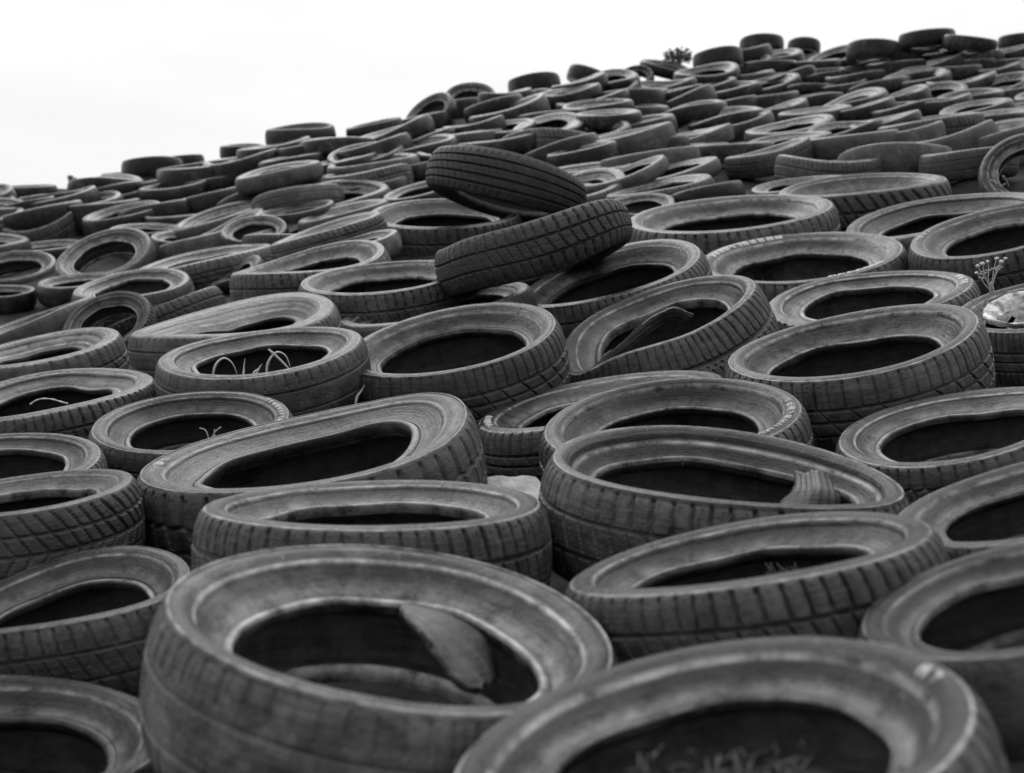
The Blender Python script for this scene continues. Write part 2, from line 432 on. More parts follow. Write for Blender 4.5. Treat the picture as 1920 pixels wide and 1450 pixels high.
# ------------------------------------------------------------------ the tyres one can tell apart
# centre, half length, half height and tilt of the upper shoulder ring as the photograph shows it; tread; label; shape
T = [
 # --- front row
 (1338, 1420, 515, 232, 11, 'lateral', 'largest tyre at the bottom edge, dried weeds sprouting in its hole', dict(W=.62, nb=58, deep=.010, tone=1.6, bead=[(2, .012, 20), (3, .012, 60)], sag=[(10, 30, -.03, 0)], letters=[(2, 14, 2)])),
 (727, 1196, 430, 180, -7, 'worn', 'large smooth-shouldered tyre with a torn rubber flap inside its hole', dict(W=.68, nb=60, br=.62, tone=1.7, dish=-.11, step=.5, bead=[(2, .02, 0), (3, .025, 90)], sag=[(240, 35, .02, .02)])),
 (-62, 1402, 385, 146, 3, 'worn', 'tyre cut by the bottom left corner, bald rounded shoulder towards us', dict(W=.66, nb=60)),
 (108, 1128, 262, 72, 14, 'lateral', 'tilted tyre on the left edge behind the bald corner tyre, tread grooves worn shallow', dict(W=.66, nb=54, sad=(.05, 60))),
 (1408, 1050, 350, 72, 9, 'lateral', 'long low tyre with blocky two-row tread just behind the weedy bottom tyre', dict(W=.60, nb=62, deep=.010, bead=[(2, .02, 170)])),
 (1945, 1128, 340, 122, 10, 'plain', 'tyre cut by the right edge with a raised ring round its sidewall', dict(W=.62)),
 (1955, 934, 288, 86, 14, 'worn', 'tyre on the right edge wedged behind the ringed tyre, dark gaping hole', dict(W=.6)),
 # --- second row
 (697, 958, 318, 56, 1, 'lateral', 'flat tyre with a small notch at the back of its lip', dict(W=.64, nb=62, deep=.009, bead=[(2, .015, 0), (9, .004, 95)])),
 (572, 857, 322, 76, 9, 'blocks', 'tyre with large hexagonal tread blocks twisting up at its right end', dict(W=.68, nb=46, deep=.010, br=.60, crush=[(18, 48, .11, 0)], letters=[(160, 172, 2)])),
 (1365, 894, 334, 84, -6, 'lateral', 'dark tyre leaning down to the right, ribbed inner liner showing in its hole', dict(W=.62, nb=56, bead=[(2, .02, 0), (4, .012, 20)], dish=-.10, br=.69, sad=(.03, 100), k=1.10)),
 (1262, 794, 248, 88, 6, 'lateral', 'deep-dished tyre partly covered by the dark tyre leaning right', dict(W=.62, nb=60, letters=[(-58, 8, 10)], k=1.22)),
 (1125, 755, 232, 46, 11, 'fine', 'tyre almost hidden under the deep-dished one, pale lettering at its left end', dict(W=.55, letters=[(172, 200, 5)], k=1.06)),
 (20, 934, 236, 40, 8, 'chevron', 'tyre at the left edge with diagonal tread cuts low on its dark side', dict(W=.72, nb=50)),
 (-10, 868, 206, 60, 4, 'lateral', 'half visible tyre at the left edge above the diagonal-cut one', dict(W=.6, nb=70)),
 (357, 798, 190, 66, 6, 'worn', 'round-holed smooth tyre with a thin dry sprig at its front lip', dict(W=.62, letters=[(-40, 30, 12)])),
 (90, 744, 202, 46, 10, 'lateral', 'left tyre with close-cut shoulder ribs and a pale curved stem on it', dict(W=.58, nb=72, deep=.009, br=.56, sag=[(50, 25, -.02, -.06), (280, 40, .02, -.10)])),
 (62, 660, 166, 30, 11, 'fine', 'left tyre with scuffed shiny right end and long diagonal cuts', dict(W=.66, nb=44, br=.5, sag=[(280, 50, .02, -.10)])),
 (1602, 650, 245, 70, 10, 'fine', 'broad tyre with a pale ring and finely cut tread below the flowering weed', dict(W=.66, nb=64, bead=[(2, .02, 170)])),
 (1805, 802, 240, 76, 10, 'blocks', 'wide tyre on the right edge with squared tread blocks and long oval hole', dict(W=.62, nb=60, bead=[(2, .02, 0)])),
 (1238, 598, 205, 58, 18, 'lateral', 'burst tyre with its front sidewall torn away, tread fully exposed', dict(W=.85, nb=66, deep=.009, br=.62, crush=[(197, 34, -.20, 0)], sag=[(285, 50, -.36, .16)], lean=[(290, 55, .30)], k=1.06)),
 (845, 645, 205, 70, 11, 'fine', 'sound tyre with a crisp fine-ribbed shoulder in the middle of the slope', dict(W=.70, nb=66, tone=.85)),
 (488, 664, 198, 49, 7, 'worn', 'tyre with arched pale grass blades growing out of its hole', dict(W=.56, nb=60, dz=1.05)),
 (435, 602, 192, 38, 9, 'worn', 'collapsed tyre whose shiny lips almost close its hole', dict(W=.5, nb=70, dz=1.05, sad=(.05, 45), br=.46, bead=[(2, .12, 0)], sag=[(90, 50, -.04, -.10), (270, 50, -.02, -.04)])),
 (815, 574, 180, 27, 11, 'plain', 'smooth tyre lying low between the fine-ribbed one and the dark twisted one', dict(W=.4, bead=[(2, .04, 0)], dz=1.05)),
 (720, 524, 158, 34, 6, 'lateral', 'tyre with a bright white lip line, its right end under the dark twisted tyre', dict(W=.62, nb=60, deep=.009)),
 (1142, 520, 180, 52, 16, 'lateral', 'steeply tilted tyre with a nick in its upper sidewall', dict(W=.56, nb=76, bead=[(2, .02, 170), (5, .006, 0)], k=1.08)),
 (1503, 487, 196, 53, 5, 'blocks', 'level tyre with rows of raised white sidewall lettering', dict(W=.60, nb=62, text=True, letters=[(100, 165, 11), (-75, -35, 7)])),
 (1370, 405, 193, 39, 5, 'lateral', 'tyre lying behind the white-lettered one, widest of its row', dict(W=.60, nb=60, deep=.009)),
 (1632, 560, 198, 54, 8, 'lateral', 'tyre behind the broad pale-ringed one, thin dry stalk across its right shoulder', dict(W=.55, nb=66, letters=[(-12, 16, 4)])),
 (1965, 572, 178, 54, 10, 'fine', 'tyre still fitted on a chalky white rim at the right edge', dict(W=.72, nb=90)),
 (1892, 430, 192, 50, 12, 'lateral', 'tyre at the right edge with scalloped raised mark on its left sidewall', dict(W=.66, nb=66, letters=[(150, 175, 4)])),
 (1772, 405, 192, 37, 10, 'plain', 'tyre tucked behind the scallop-marked tyre', dict(W=.5)),
 (1618, 352, 158, 22, 5, 'chevron', 'tyre with coarse arrow-shaped tread standing behind the widest one', dict(W=.85, nb=44, deep=.012)),
 (1935, 318, 98, 70, 10, 'plain', 'upright tyre facing us at the right edge with twigs at its foot', dict(W=.5)),
 # --- the two dark tyres lying on top
 (988, 434, 184, -16, 14, 'lateral', 'dark twisted tyre on top of the others, tread towards us and gouged left end', dict(W=.53, pinch=.0, pinch2=.3, nb=60, deep=.009, sad=[(.05, 20)], crush=[(200, 30, -.04, -.08), (325, 40, .10, .0)], dz=1.04, dark=1)),
 (958, 312, 146, -22, -14, 'ribs', 'dark arched tyre lying face down with four straight tread grooves', dict(W=.68, pinch=.2, nb=60, deep=.011, dz=1.05, dark=1)),
 (832, 406, 146, 33, 1, 'lateral', 'tyre with a smooth wide sidewall in front of the arched face-down tyre', dict(W=.66, nb=54)),
 (945, 378, 74, 4, -6, 'lateral', 'tyre glimpsed under the arched face-down tyre', dict(W=.5)),
 (578, 494, 148, 25, 10, 'lateral', 'tyre twisted open with its right end raised, left of the white-lipped one', dict(W=.64, nb=62, sad=(.06, 45))),
 # --- left field
 (193, 478, 92, 43, 17, 'plain', 'tilted tyre with a wide open hole facing us in the left field', dict(W=.6)),
 (25, 500, 82, 27, 8, 'plain', 'tyre on the left edge beside the open-holed tilted tyre', dict(W=.66)),
 (246, 536, 112, 25, 8, 'worn', 'tyre with glinting lips just below the open-holed tilted tyre', dict(W=.62)),
 (148, 527, 78, 18, 6, 'plain', 'tyre half under the left end of the glinting-lipped one', dict(W=.6)),
 (8, 546, 58, 16, 2, 'plain', 'small-looking tyre at the left edge above the long dark tread', dict(W=.7, dz=.9)),
 (200, 604, 86, 52, 22, 'lateral', 'tyre propped on edge, its hollow inside turned towards us', dict(W=.6, nb=60)),
 (62, 600, 118, 6, 22, 'plain', 'long dark tyre leaning left with only its tread showing', dict(W=.62)),
 (300, 580, 116, -4, 21, 'lateral', 'tyre lying on its side with a straight ladder of shoulder ribs', dict(W=.62, nb=52)),
 (376, 486, 136, 13, 12, 'fine', 'thin long tyre right of the open-holed tilted tyre', dict(W=.5)),
 (345, 446, 62, 17, 0, 'plain', 'rounded tyre with a curled lip above the thin long one', dict(W=.7)),
 (610, 430, 108, 11, 17, 'lateral', 'tyre with a comb of bright-edged ribs along its front', dict(W=.52, nb=60)),
 (432, 512, 62, 8, 25, 'none', 'crumpled torn tyre folded beside the raised twisted one', dict(W=.5, crush=[(200, 50, -.2, -.15)], sad=(.15, 20))),
 (655, 455, 92, 13, 13, 'plain', 'tyre between the bright-ribbed one and the raised twisted one', dict(W=.5)),
 (345, 398, 76, 16, 6, 'plain', 'tyre with a slit-like hole and pale right end in the left field', dict(W=.7)),
 (228, 398, 76, 17, 12, 'plain', 'tyre with two shiny ends and a slanted slit hole', dict(W=.7)),
 (275, 430, 72, 14, 2, 'plain', 'tyre whose dark hole opens right behind the open-holed tilted tyre', dict(W=.6)),
 (15, 415, 66, 16, 5, 'plain', 'tyre on the left edge with a long dark slit hole', dict(W=.7)),
 (42, 436, 52, 13, 3, 'plain', 'tyre squeezed below the left slit-holed tyre', dict(W=.6)),
 (88, 462, 72, 13, 6, 'plain', 'faded tyre lying flat left of the open-holed tilted tyre', dict(W=.6)),
 (476, 431, 62, 25, 6, 'plain', 'tyre stood on edge showing a black half-moon opening', dict(W=.8)),
 (556, 366, 84, -16, 10, 'worn', 'arched tyre with a double groove line, propped at a slant', dict(W=.6)),
 (556, 392, 72, 12, 10, 'plain', 'tyre under the slanted double-grooved arch', dict(W=.6)),
 (424, 330, 52, 3, 13, 'plain', 'boxy dark tyre seen square on below the skyline', dict(W=.85)),
 (326, 348, 66, 8, 9, 'plain', 'tyre lying in front of the boxy dark one', dict(W=.7)),
 (505, 308, 42, 14, 5, 'plain', 'tyre with a small black hole under the flat-topped skyline tyre', dict(W=.8)),
 (586, 270, 66, 3, 9, 'plain', 'stubby tyre in front of the flat-topped skyline tyre', dict(W=.85)),
 (640, 300, 70, 5, 12, 'plain', 'slim tyre sloping up to the right below the stubby one', dict(W=.5)),
 (520, 318, 80, 9, 12, 'plain', 'slim pale-topped tyre left of the sloping one', dict(W=.45)),
 # --- skyline, left to right
 (50, 350, 56, 3, 2, 'plain', 'tyre on the skyline at the left edge', dict(W=.6)),
 (232, 325, 42, 2, 6, 'lugs', 'lug-treaded tyre on the skyline beside the little stump', dict(W=.9, nb=26)),
 (285, 304, 56, -9, 1, 'plain', 'dark domed tyre on the skyline beside the lug-treaded one', dict(W=.75)),
 (345, 296, 36, -4, 6, 'lugs', 'knobbly tyre on the skyline right of the dark domed one', dict(W=.9, nb=24)),
 (455, 274, 42, 4, 1, 'plain', 'low tyre on the skyline left of the flat-topped one', dict(W=.7)),
 (562, 240, 64, 8, 4, 'plain', 'flat-topped dark tyre raised on the skyline', dict(W=.75, dark=1)),
 (700, 232, 52, 4, 12, 'plain', 'tyre on the skyline left of the leaning pair', dict(W=.7)),
 (802, 210, 52, 24, 38, 'plain', 'tyre on edge leaning left, left one of the leaning pair', dict(W=.55)),
 (880, 180, 48, 25, 8, 'plain', 'open-holed tyre on the skyline, right one of the leaning pair', dict(W=.75)),
 (992, 192, 53, 20, 19, 'plain', 'tyre tilted up with an oval hole just below the skyline', dict(W=.6)),
 (1000, 147, 48, -8, 8, 'plain', 'thick rounded tyre capping the skyline above the oval-holed one', dict(W=.85)),
 (1108, 136, 40, -8, -20, 'ribs', 'skyline tyre tipping down to the right', dict(W=.8)),
 (1193, 142, 32, 19, 10, 'plain', 'small upright tyre on the skyline with a dark round opening', dict(W=.8)),
 (1248, 122, 46, 9, -12, 'plain', 'tyre tipped open on the skyline beside a tuft of shrub', dict(W=.5)),
 (1345, 100, 46, -10, 8, 'plain', 'domed skyline tyre right of the shrub tuft', dict(W=.8)),
 (1428, 74, 40, -10, 4, 'plain', 'highest domed tyre of the skyline bumps', dict(W=.8)),
 (1508, 80, 30, -10, 0, 'plain', 'narrow domed tyre on the skyline', dict(W=.9)),
 (1640, 84, 50, -10, 0, 'plain', 'broad domed tyre on the skyline', dict(W=.8)),
 (1738, 62, 52, -6, 6, 'plain', 'long dark-topped tyre high on the skyline', dict(W=.7)),
 (1820, 72, 50, -3, -6, 'plain', 'flat tyre on the skyline beside the long dark-topped one', dict(W=.6)),
 (1912, 70, 40, -8, 6, 'plain', 'skyline tyre at the right edge', dict(W=.8)),
 (846, 196, 60, -4, 10, 'plain', 'tyre hidden behind the leaning pair on the skyline', dict(W=.9, dz=1.05)),
 (790, 222, 56, -4, 12, 'plain', 'tyre under the left one of the leaning pair', dict(W=.9, dz=1.04)),
 # --- upper middle field
 (1090, 280, 66, 6, 12, 'plain', 'stubby cylinder-like tyre behind the arched face-down tyre', dict(W=.85)),
 (1180, 250, 82, 6, 13, 'plain', 'tyre behind the stubby one, bright along its top edge', dict(W=.7)),
 (1215, 290, 92, -3, 9, 'plain', 'dark thick tyre lying across, right of the stubby one', dict(W=.6)),
 (1170, 322, 80, 14, 20, 'plain', 'chalky pale tyre right of the arched face-down tyre', dict(W=.4)),
 (1260, 318, 88, 16, 14, 'plain', 'tyre with a slim dark hole above the chalky pale one', dict(W=.4)),
 (1235, 350, 100, 14, 11, 'fine', 'tyre with saw-tooth shoulder in front of the chalky pale one', dict(W=.5)),
 (1320, 358, 72, -8, 14, 'lateral', 'tyre with a broad notched tread strip curving up behind the widest one', dict(W=.55, nb=52)),
 (1200, 384, 66, 20, 4, 'plain', 'tyre with a black crescent hole left of the widest one', dict(W=.6)),
 (790, 355, 74, 18, 14, 'lateral', 'tyre with bright rim peeking out left of the arched face-down tyre', dict(W=.6)),
 (745, 335, 74, 9, 12, 'plain', 'flattened tyre with a black slit, left of the bright-rimmed one', dict(W=.5)),
 (690, 345, 74, 5, 14, 'plain', 'wedge-like tyre with a pale left tip', dict(W=.6)),
 (1120, 195, 66, 10, 6, 'plain', 'tyre with a white-edged lip below the skyline', dict(W=.6)),
 (1140, 212, 62, 8, 3, 'plain', 'tyre with pale streaked lip stacked below the white-edged one', dict(W=.5)),
 (1262, 240, 30, 14, 60, 'ribs', 'pale tyre end standing up with three dark grooves', dict(W=.6)),
 (1500, 345, 92, 16, 8, 'plain', 'pale-lipped tyre left of the arrow-treaded one', dict(W=.5)),
]
# skyline of the heap in the photograph
SKY = [(-200, 372), (0, 347), (100, 347), (150, 335), (230, 308), (375, 296), (430, 276), (500, 258), (640, 242), (750, 208), (830, 182),
       (960, 158), (1050, 145), (1150, 132), (1250, 114), (1300, 98), (1420, 76), (1560, 86), (1700, 68), (1850, 70), (1920, 70), (2150, 60)]
# ------------------------------------------------------------------ where each tyre lies in space
RS, ZS = 0.955, 0.415                 # the shoulder ring of the section

def skyline(x):
    xs = [p[0] for p in SKY]; ys = [p[1] for p in SKY]
    return float(np.interp(x, xs, ys))

def pose(cx, cy, Z, q, th):
    d3 = ray(cx, cy); C = CAM + d3 * Z
    d = d3 / np.linalg.norm(d3)
    e1 = EX - d * (d @ EX); e1 /= np.linalg.norm(e1)
    e2 = np.cross(e1, d)
    u = math.cos(th) * e1 + math.sin(th) * e2
    v = -math.sin(th) * e1 + math.cos(th) * e2
    n = q * (-d) + math.sqrt(max(0, 1 - q * q)) * v
    return C, u, np.cross(n, u), n

def fit(cx, cy, a, b, thd, Z):
    """Pose and radius of a circle at depth Z whose image is the given ellipse."""
    th = rad(thd); q = max(-.95, min(.95, b / a))
    px, py, pq, pt, r = cx, cy, q, th, a * Z / F_PX
    ph = np.linspace(0, 2 * PI, 96, endpoint=False)
    for _ in range(6):
        C, u, w, n = pose(px, py, Z, pq, pt)
        P = proj(C + r * (np.cos(ph)[:, None] * u + np.sin(ph)[:, None] * w))
        x, y = P[:, 0], P[:, 1]; x1, y1 = np.roll(x, -1), np.roll(y, -1)
        cr = x * y1 - x1 * y; A = cr.sum() / 2
        if abs(q) < 0.06:
            mx, my = (x.max() + x.min()) / 2, (y.max() + y.min()) / 2
            ea = (math.hypot(P[0, 0] - P[48, 0], P[0, 1] - P[48, 1])) / 2
            px += cx - mx; py += cy - my; r *= a / ea
            continue
        mx = ((x + x1) * cr).sum() / (6 * A); my = ((y + y1) * cr).sum() / (6 * A)
        X, Y = x - mx, y - my; X1, Y1 = np.roll(X, -1), np.roll(Y, -1); cr = X * Y1 - X1 * Y
        sxx = ((X * X + X * X1 + X1 * X1) * cr).sum() / (12 * A); syy = ((Y * Y + Y * Y1 + Y1 * Y1) * cr).sum() / (12 * A)
        sxy = ((2 * X * Y + X * Y1 + X1 * Y + 2 * X1 * Y1) * cr).sum() / (24 * A)
        w_, v_ = np.linalg.eigh([[sxx, sxy], [sxy, syy]])
        ea, eb = 2 * math.sqrt(max(w_[1], 1e-9)), 2 * math.sqrt(max(w_[0], 1e-9))
        et = math.atan2(-v_[1, 1], v_[0, 1]); et = (et + PI / 2) % PI - PI / 2
        px += cx - mx; py += cy - my; r *= a / ea
        pq = max(-.97, min(.97, pq + (q - math.copysign(eb / ea, q)))); pt += th - et
    return pose(px, py, Z, pq, pt), r

# smooth depth field in the picture: ln(depth) from the apparent sizes of the tyres
R0 = 0.300
pts = np.array([(t[0], t[1], t[2]) for t in T], float)
def feats(x, y):
    X, Y = (np.asarray(x) - 960) / 960, (np.asarray(y) - 725) / 725
    return np.stack([np.ones_like(X), X, Y, X * Y, Y * Y, X * X, Y ** 3], -1)
lz = np.log(R0 * F_PX / pts[:, 2])
wgt = np.sqrt(pts[:, 2])
ok = np.ones(len(pts), bool)
for _ in range(4):
    co, *_r = np.linalg.lstsq(feats(pts[ok, 0], pts[ok, 1]) * wgt[ok, None], lz[ok] * wgt[ok], rcond=None)
    res = lz - feats(pts[:, 0], pts[:, 1]) @ co
    ok = np.abs(res) < 0.30
def depth0(x, y):
    return float(np.exp(feats(np.array([x], float), np.array([max(y, skyline(x) - 15)], float)) @ co)[0])

TY = []          # dict(cx, cy, a, b, th, kind, label, opt, Z, explicit)
for i, t in enumerate(T):
    cx, cy, a, b, th, kind, label, opt = t
    if a > 130 and b > 0: b *= 0.88
    if a <= 110 and 0 < b < .3 * a: b *= 0.7
    zs, zf = R0 * F_PX / a, depth0(cx, cy)
    w = opt.get('w', 0.10)
    Z = math.exp(w * math.log(zs) + (1 - w) * math.log(zf))
    Rr = a * Z / F_PX / RS
    Rr = min(max(Rr, 0.20), 0.44)
    Z = Rr * RS * F_PX / a * opt.get('dz', 1.0)
    TY.append(dict(cx=cx, cy=cy, a=a, b=b, th=th, kind=kind, label=label, opt=opt, Z=Z, seed=i, exp=True))

KSEP = 0.97
# settle the depths: a tyre lower in the picture lies in front, and neighbours must not run through each other
EXP = TY[:]
def loess(x, y, h=330.0):
    k = np.exp(-2 * (((pts[:, 0] - x) / (1.6 * h)) ** 2 + ((pts[:, 1] - y) / h) ** 2)) * np.sqrt(pts[:, 2])
    A = np.stack([np.ones(len(pts)), (pts[:, 0] - x) / 960, (pts[:, 1] - y) / 725], -1)
    G = A.T @ (k[:, None] * A) + np.diag([0, .5, .05]) * k.sum() * .02
    c = np.linalg.solve(G, (k[:, None] * A).T @ np.log(R0 * F_PX / pts[:, 2]))
    return c[0]
Lp = np.array([0.5 * loess(t['cx'], t['cy']) + 0.5 * math.log(R0 * F_PX / t['a']) for t in EXP])
L = Lp.copy()
aa = np.array([t['a'] for t in EXP]); xx = np.array([t['cx'] for t in EXP]); yy = np.array([t['cy'] - t['b'] * 0.0 for t in EXP])
pairs = []
for i in range(len(EXP)):
    for j in range(len(EXP)):
        if i == j or EXP[i]['opt'].get('dark') or EXP[j]['opt'].get('dark'): continue
        front = EXP[i]['opt'].get('ord', yy[i]) < EXP[j]['opt'].get('ord', yy[j])       # j in front of i
        if front and abs(xx[i] - xx[j]) < (aa[i] + aa[j]) and yy[j] - yy[i] < 0.75 * (aa[i] + aa[j]):
            pairs.append((i, j))
for it_ in range(1600):
    Z = np.exp(L); R = aa * Z / F_PX / RS
    g = (Lp - L) * 0.002
    for i, j in pairs:
        zm = (Z[i] + Z[j]) / 2
        dx = (xx[i] - CX) / F_PX * Z[i] - (xx[j] - CX) / F_PX * Z[j]
        need2 = (KSEP * EXP[i]['opt'].get('k', 1.0) * (R[i] + R[j])) ** 2 - dx * dx
        if need2 <= 0: continue
        need = math.sqrt(need2) * 0.97
        gap = need - (Z[i] - Z[j])
        if gap > 0:
            s = 0.10 * gap / zm
            g[i] += s; g[j] -= s
    L += np.clip(g, -.03, .03)
for t, l in zip(EXP, L):
    t['Z'] = math.exp(l) * t['opt'].get('dz', 1.0)
def depth1(x, y, h=190.0):
    k = np.exp(-2 * (((xx - x) / (1.5 * h)) ** 2 + ((yy - y) / h) ** 2)) + 1e-9
    A = np.stack([np.ones(len(xx)), (xx - x) / 960, (yy - y) / 725], -1)
    G = A.T @ (k[:, None] * A) + np.diag([0, 3., .3]) * k.sum() * .05
    return float(np.exp(np.linalg.solve(G, (k[:, None] * A).T @ L)[0]))
dbg = [(t['cx'], t['cy'], t['a'], round(t['Z'], 2), round(t['a'] * t['Z'] / F_PX / RS, 3)) for t in EXP]

# ------------------------------------------------------------------ the small tyres of the far field, row by row below the skyline
ORD = ['first', 'second', 'third', 'fourth', 'fifth', 'sixth', 'seventh', 'eighth', 'ninth', 'tenth', 'eleventh', 'twelfth', 'thirteenth',
       'fourteenth', 'fifteenth', 'sixteenth', 'seventeenth', 'eighteenth', 'nineteenth', 'twentieth']
fr = random.Random(11)
ROWS = ['skyline row', 'row under skyline', 'third row down', 'fourth row down', 'fifth row down', 'sixth row down',
        'seventh row down', 'eighth row down', 'ninth row down', 'tenth row down']
def covered(x, y, k=0.78):
    for t in TY:
        if not t['exp']: continue
        th = rad(t['th']); dx, dy = x - t['cx'], -(y - t['cy'])
        p = dx * math.cos(th) + dy * math.sin(th); s = -dx * math.sin(th) + dy * math.cos(th)
        thick = t['a'] * 0.36
        hb = abs(t['b']) + thick * 0.5
        if (p / (t['a'] * k)) ** 2 + ((s + thick * 0.3) / hb) ** 2 < 1:
            return True
    return False
FILL = []
off = 12
for j, rowname in enumerate(ROWS):
    x = -60 + fr.uniform(0, 40); k = 0
    while x < 1990:
        y = skyline(x) + off + fr.uniform(-6, 7)
        Z = depth1(x, y) * fr.uniform(0.98, 1.02)
        Rr = fr.uniform(0.29, 0.42)
        a = Rr * RS * F_PX / Z
        lim = 250 if x > 1287 else (470 if x < 700 else 330)
        if y < (350 if x > 1250 else 480) and not covered(x, y):
            q = fr.choice([-.08, -.03, .0, .03, .06, .08, .1, .14, .18, .25])
            th = fr.gauss(10, 5)
            FILL.append(dict(cx=x, cy=y, a=a, b=a * q, th=th, kind=fr.choice(['plain', 'plain', 'lateral', 'worn']), opt=dict(W=fr.uniform(.5, .8), br=fr.uniform(.5, .6), sad=(fr.uniform(0, .07), fr.uniform(0, 180))),
                             Z=Z, seed=1000 + len(FILL), exp=False, row=rowname, k=k))
            k += 1
        x += a * fr.uniform(0.95, 1.45)
    off += 14 + 2.0 * j
for f in FILL:
    n = sum(1 for g in FILL if g['row'] == f['row'])
    k = f['k']
    look = 'tilted' if f['th'] > 15 else ('level' if f['th'] < 5 else 'flat')
    o = ORD[k] if k < len(ORD) else ORD[k - 20].replace('first', 'twenty-first').replace('second', 'twenty-second')
    f['label'] = f"small {look} tyre, {o} from left among plain tyres in {f['row']}"
TY += FILL
# the slope goes on to either side of what the photograph frames
sr_ = random.Random(21)
for side, x0, xe in (('left', -230, 0), ('right', 2160, 1920)):
    for y in (1260, 1010, 840, 710, 610, 530, 465, 410, 365):
        if y < skyline(xe) + 20: continue
        Z = depth1(xe, y)
        x = x0
        for k in range(2):
            Rr = sr_.uniform(.27, .33); a = Rr * RS * F_PX / Z
            if k == 0: x = (-a * 1.15 if side == 'left' else 1920 + a * 1.15) + sr_.uniform(-10, 10)
            else: x += (-2.2 if side == 'left' else 2.2) * a
            if any(abs(t['cx'] - x) < 0.8 * (t['a'] + a) and abs(t['cy'] - y) < 0.5 * a for t in EXP): continue
            TY.append(dict(cx=x, cy=y, a=a, b=a * sr_.uniform(.2, .32), th=sr_.gauss(9, 4), kind=sr_.choice(['worn', 'lateral', 'plain']), opt=dict(W=.55),
                           Z=Z, seed=3000 + len(TY), exp=False, label=f'worn tyre on the slope just beyond the {side} side of the view'))

def add_tyre(t):
    (C, u, w, n), r = fit(t['cx'], t['cy'], t['a'], t['b'], t['th'], t['Z'])
    R = r / RS
    opt = t['opt']; W = R * opt.get('W', .62) * (1.0 if t['exp'] and t['a'] > 150 else 0.9)
    org = C - n * (ZS * W)
    M = Matrix(((u[0], w[0], n[0], org[0]), (u[1], w[1], n[1], org[1]), (u[2], w[2], n[2], org[2]), (0, 0, 0, 1)))
    a = t['a']
    nb = opt.get('nb', 64)
    if not t['exp'] and t['seed'] >= 3000: nseg, dens = nb * 6, 0.9
    elif a > 240: nseg, dens = nb * 12, 2.0
    elif a > 130: nseg, dens = nb * 8, 1.4
    elif a > 80: nseg, dens = nb * 6, 0.9
    else: nseg, dens = (nb * 6 if t['kind'] == 'lugs' else 96), (0.9 if t['kind'] in ('lugs', 'ribs') else 0.55)
    br = opt.get('br', random.Random(t['seed']).uniform(.60, .65))
    t['R'], t['W'], t['org'], t['n'], t['M'] = R, W, org, n, M
    MAT_SWAP.clear()
    if opt.get('dark'): MAT_SWAP.update({M_TREAD.name: M_DARK, M_SIDE.name: M_DARK})
    if a >= 80:
        o = empty('tyre')
        for me in tyre_parts(R, W, br, t['kind'], nseg, dens, opt, t['seed']):
            c = bpy.data.objects.new(me.name, me); COL.objects.link(c); c.parent = o
    else:
        me = tyre_single(R, W, br, t['kind'], nseg, dens, opt, t['seed'])
        o = bpy.data.objects.new('tyre', me); COL.objects.link(o)
    o.matrix_world = M
    tone_ = opt.get('tone', random.Random(t['seed'] + 77).uniform(.72, 1.35))
    for q in [o] + list(o.children): q.color = (tone_, tone_, tone_, 1)
    tag(o, t['label'], 'tyre', 'discarded tyres covering the slope')
    t['obj'] = o
    return o

for t in TY:
    add_tyre(t)

# ------------------------------------------------------------------ the slope under the tyres
P = np.array([t['org'] - t['n'] * t['W'] * 0.42 for t in TY])
wts = np.ones(len(P))
A = np.stack([np.ones(len(P)), P[:, 0], P[:, 1]], -1)
pl, *_r = np.linalg.lstsq(A, P[:, 2], rcond=None)
pl_res = P[:, 2] - A @ pl
YC = max(t['org'][1] for t in TY)
def crest(x):
    xs = np.array([t['org'][0] for t in TY if t['a'] < 66]); ys = np.array([t['org'][1] for t in TY if t['a'] < 66])
    k = np.exp(-((xs - x) / 1.2) ** 2) * np.exp((ys - 14) * 0.8)
    return float((k * ys).sum() / (k.sum() + 1e-9)) if k.sum() > 1e-6 else float(ys.mean())
def ground_z(x, y):
    h = 0.35 + 0.03 * max(y, 0)
    k = np.exp(-((P[:, 0] - x) ** 2 + (P[:, 1] - y) ** 2) / (2 * h * h))
    z = pl[0] + pl[1] * x + pl[2] * y + (k * pl_res).sum() / (k.sum() + 0.25)
    return z - 0.06 + 0.07 * min(max((y - 8) / 5, 0), 1)
gx = np.concatenate([np.linspace(-40, -8, 9)[:-1], np.linspace(-8, 9, 120), np.linspace(9, 40, 9)[1:]])
gy = np.concatenate([np.linspace(-20, 0.4, 12)[:-1], np.linspace(0.4, 19, 130), np.linspace(19, 60, 14)[1:]])
cr = {x: crest(min(max(x, -5.5), 6.5)) for x in gx}
gv, gf = [], []
for y in gy:
    for x in gx:
        yc = cr[x] + 0.35
        z = ground_z(x, min(y, yc))
        if y > yc: z -= 0.35 * (y - yc)
        z += 0.02 * math.sin(x * 5.1 + y * 3.3) + 0.015 * math.sin(x * 11 - y * 9)
        gv.append((x, y, z))
nx = len(gx)
for i in range(len(gy) - 1):
    for j in range(nx - 1):
        gf.append((i * nx + j, i * nx + j + 1, (i + 1) * nx + j + 1, (i + 1) * nx + j))
g = mesh_obj('ground', gv, gf, M_SOIL)
g['kind'] = 'structure'

# ------------------------------------------------------------------ light and sky
w = bpy.data.worlds.new('World'); scene.world = w
w.use_nodes = True
nt = w.node_tree; nd, ln = nt.nodes, nt.links
bg = nd['Background']
SUN_EL, SUN_AZ = rad(52), rad(-15)
SKY_LOW, SKY_HIGH = 0.95, 3.6
sky = nd.new('ShaderNodeTexSky'); sky.sky_type = 'NISHITA'; sky.sun_disc = False
sky.sun_elevation = SUN_EL; sky.sun_rotation = SUN_AZ
bw = nd.new('ShaderNodeRGBToBW'); ln.new(sky.outputs['Color'], bw.inputs['Color'])
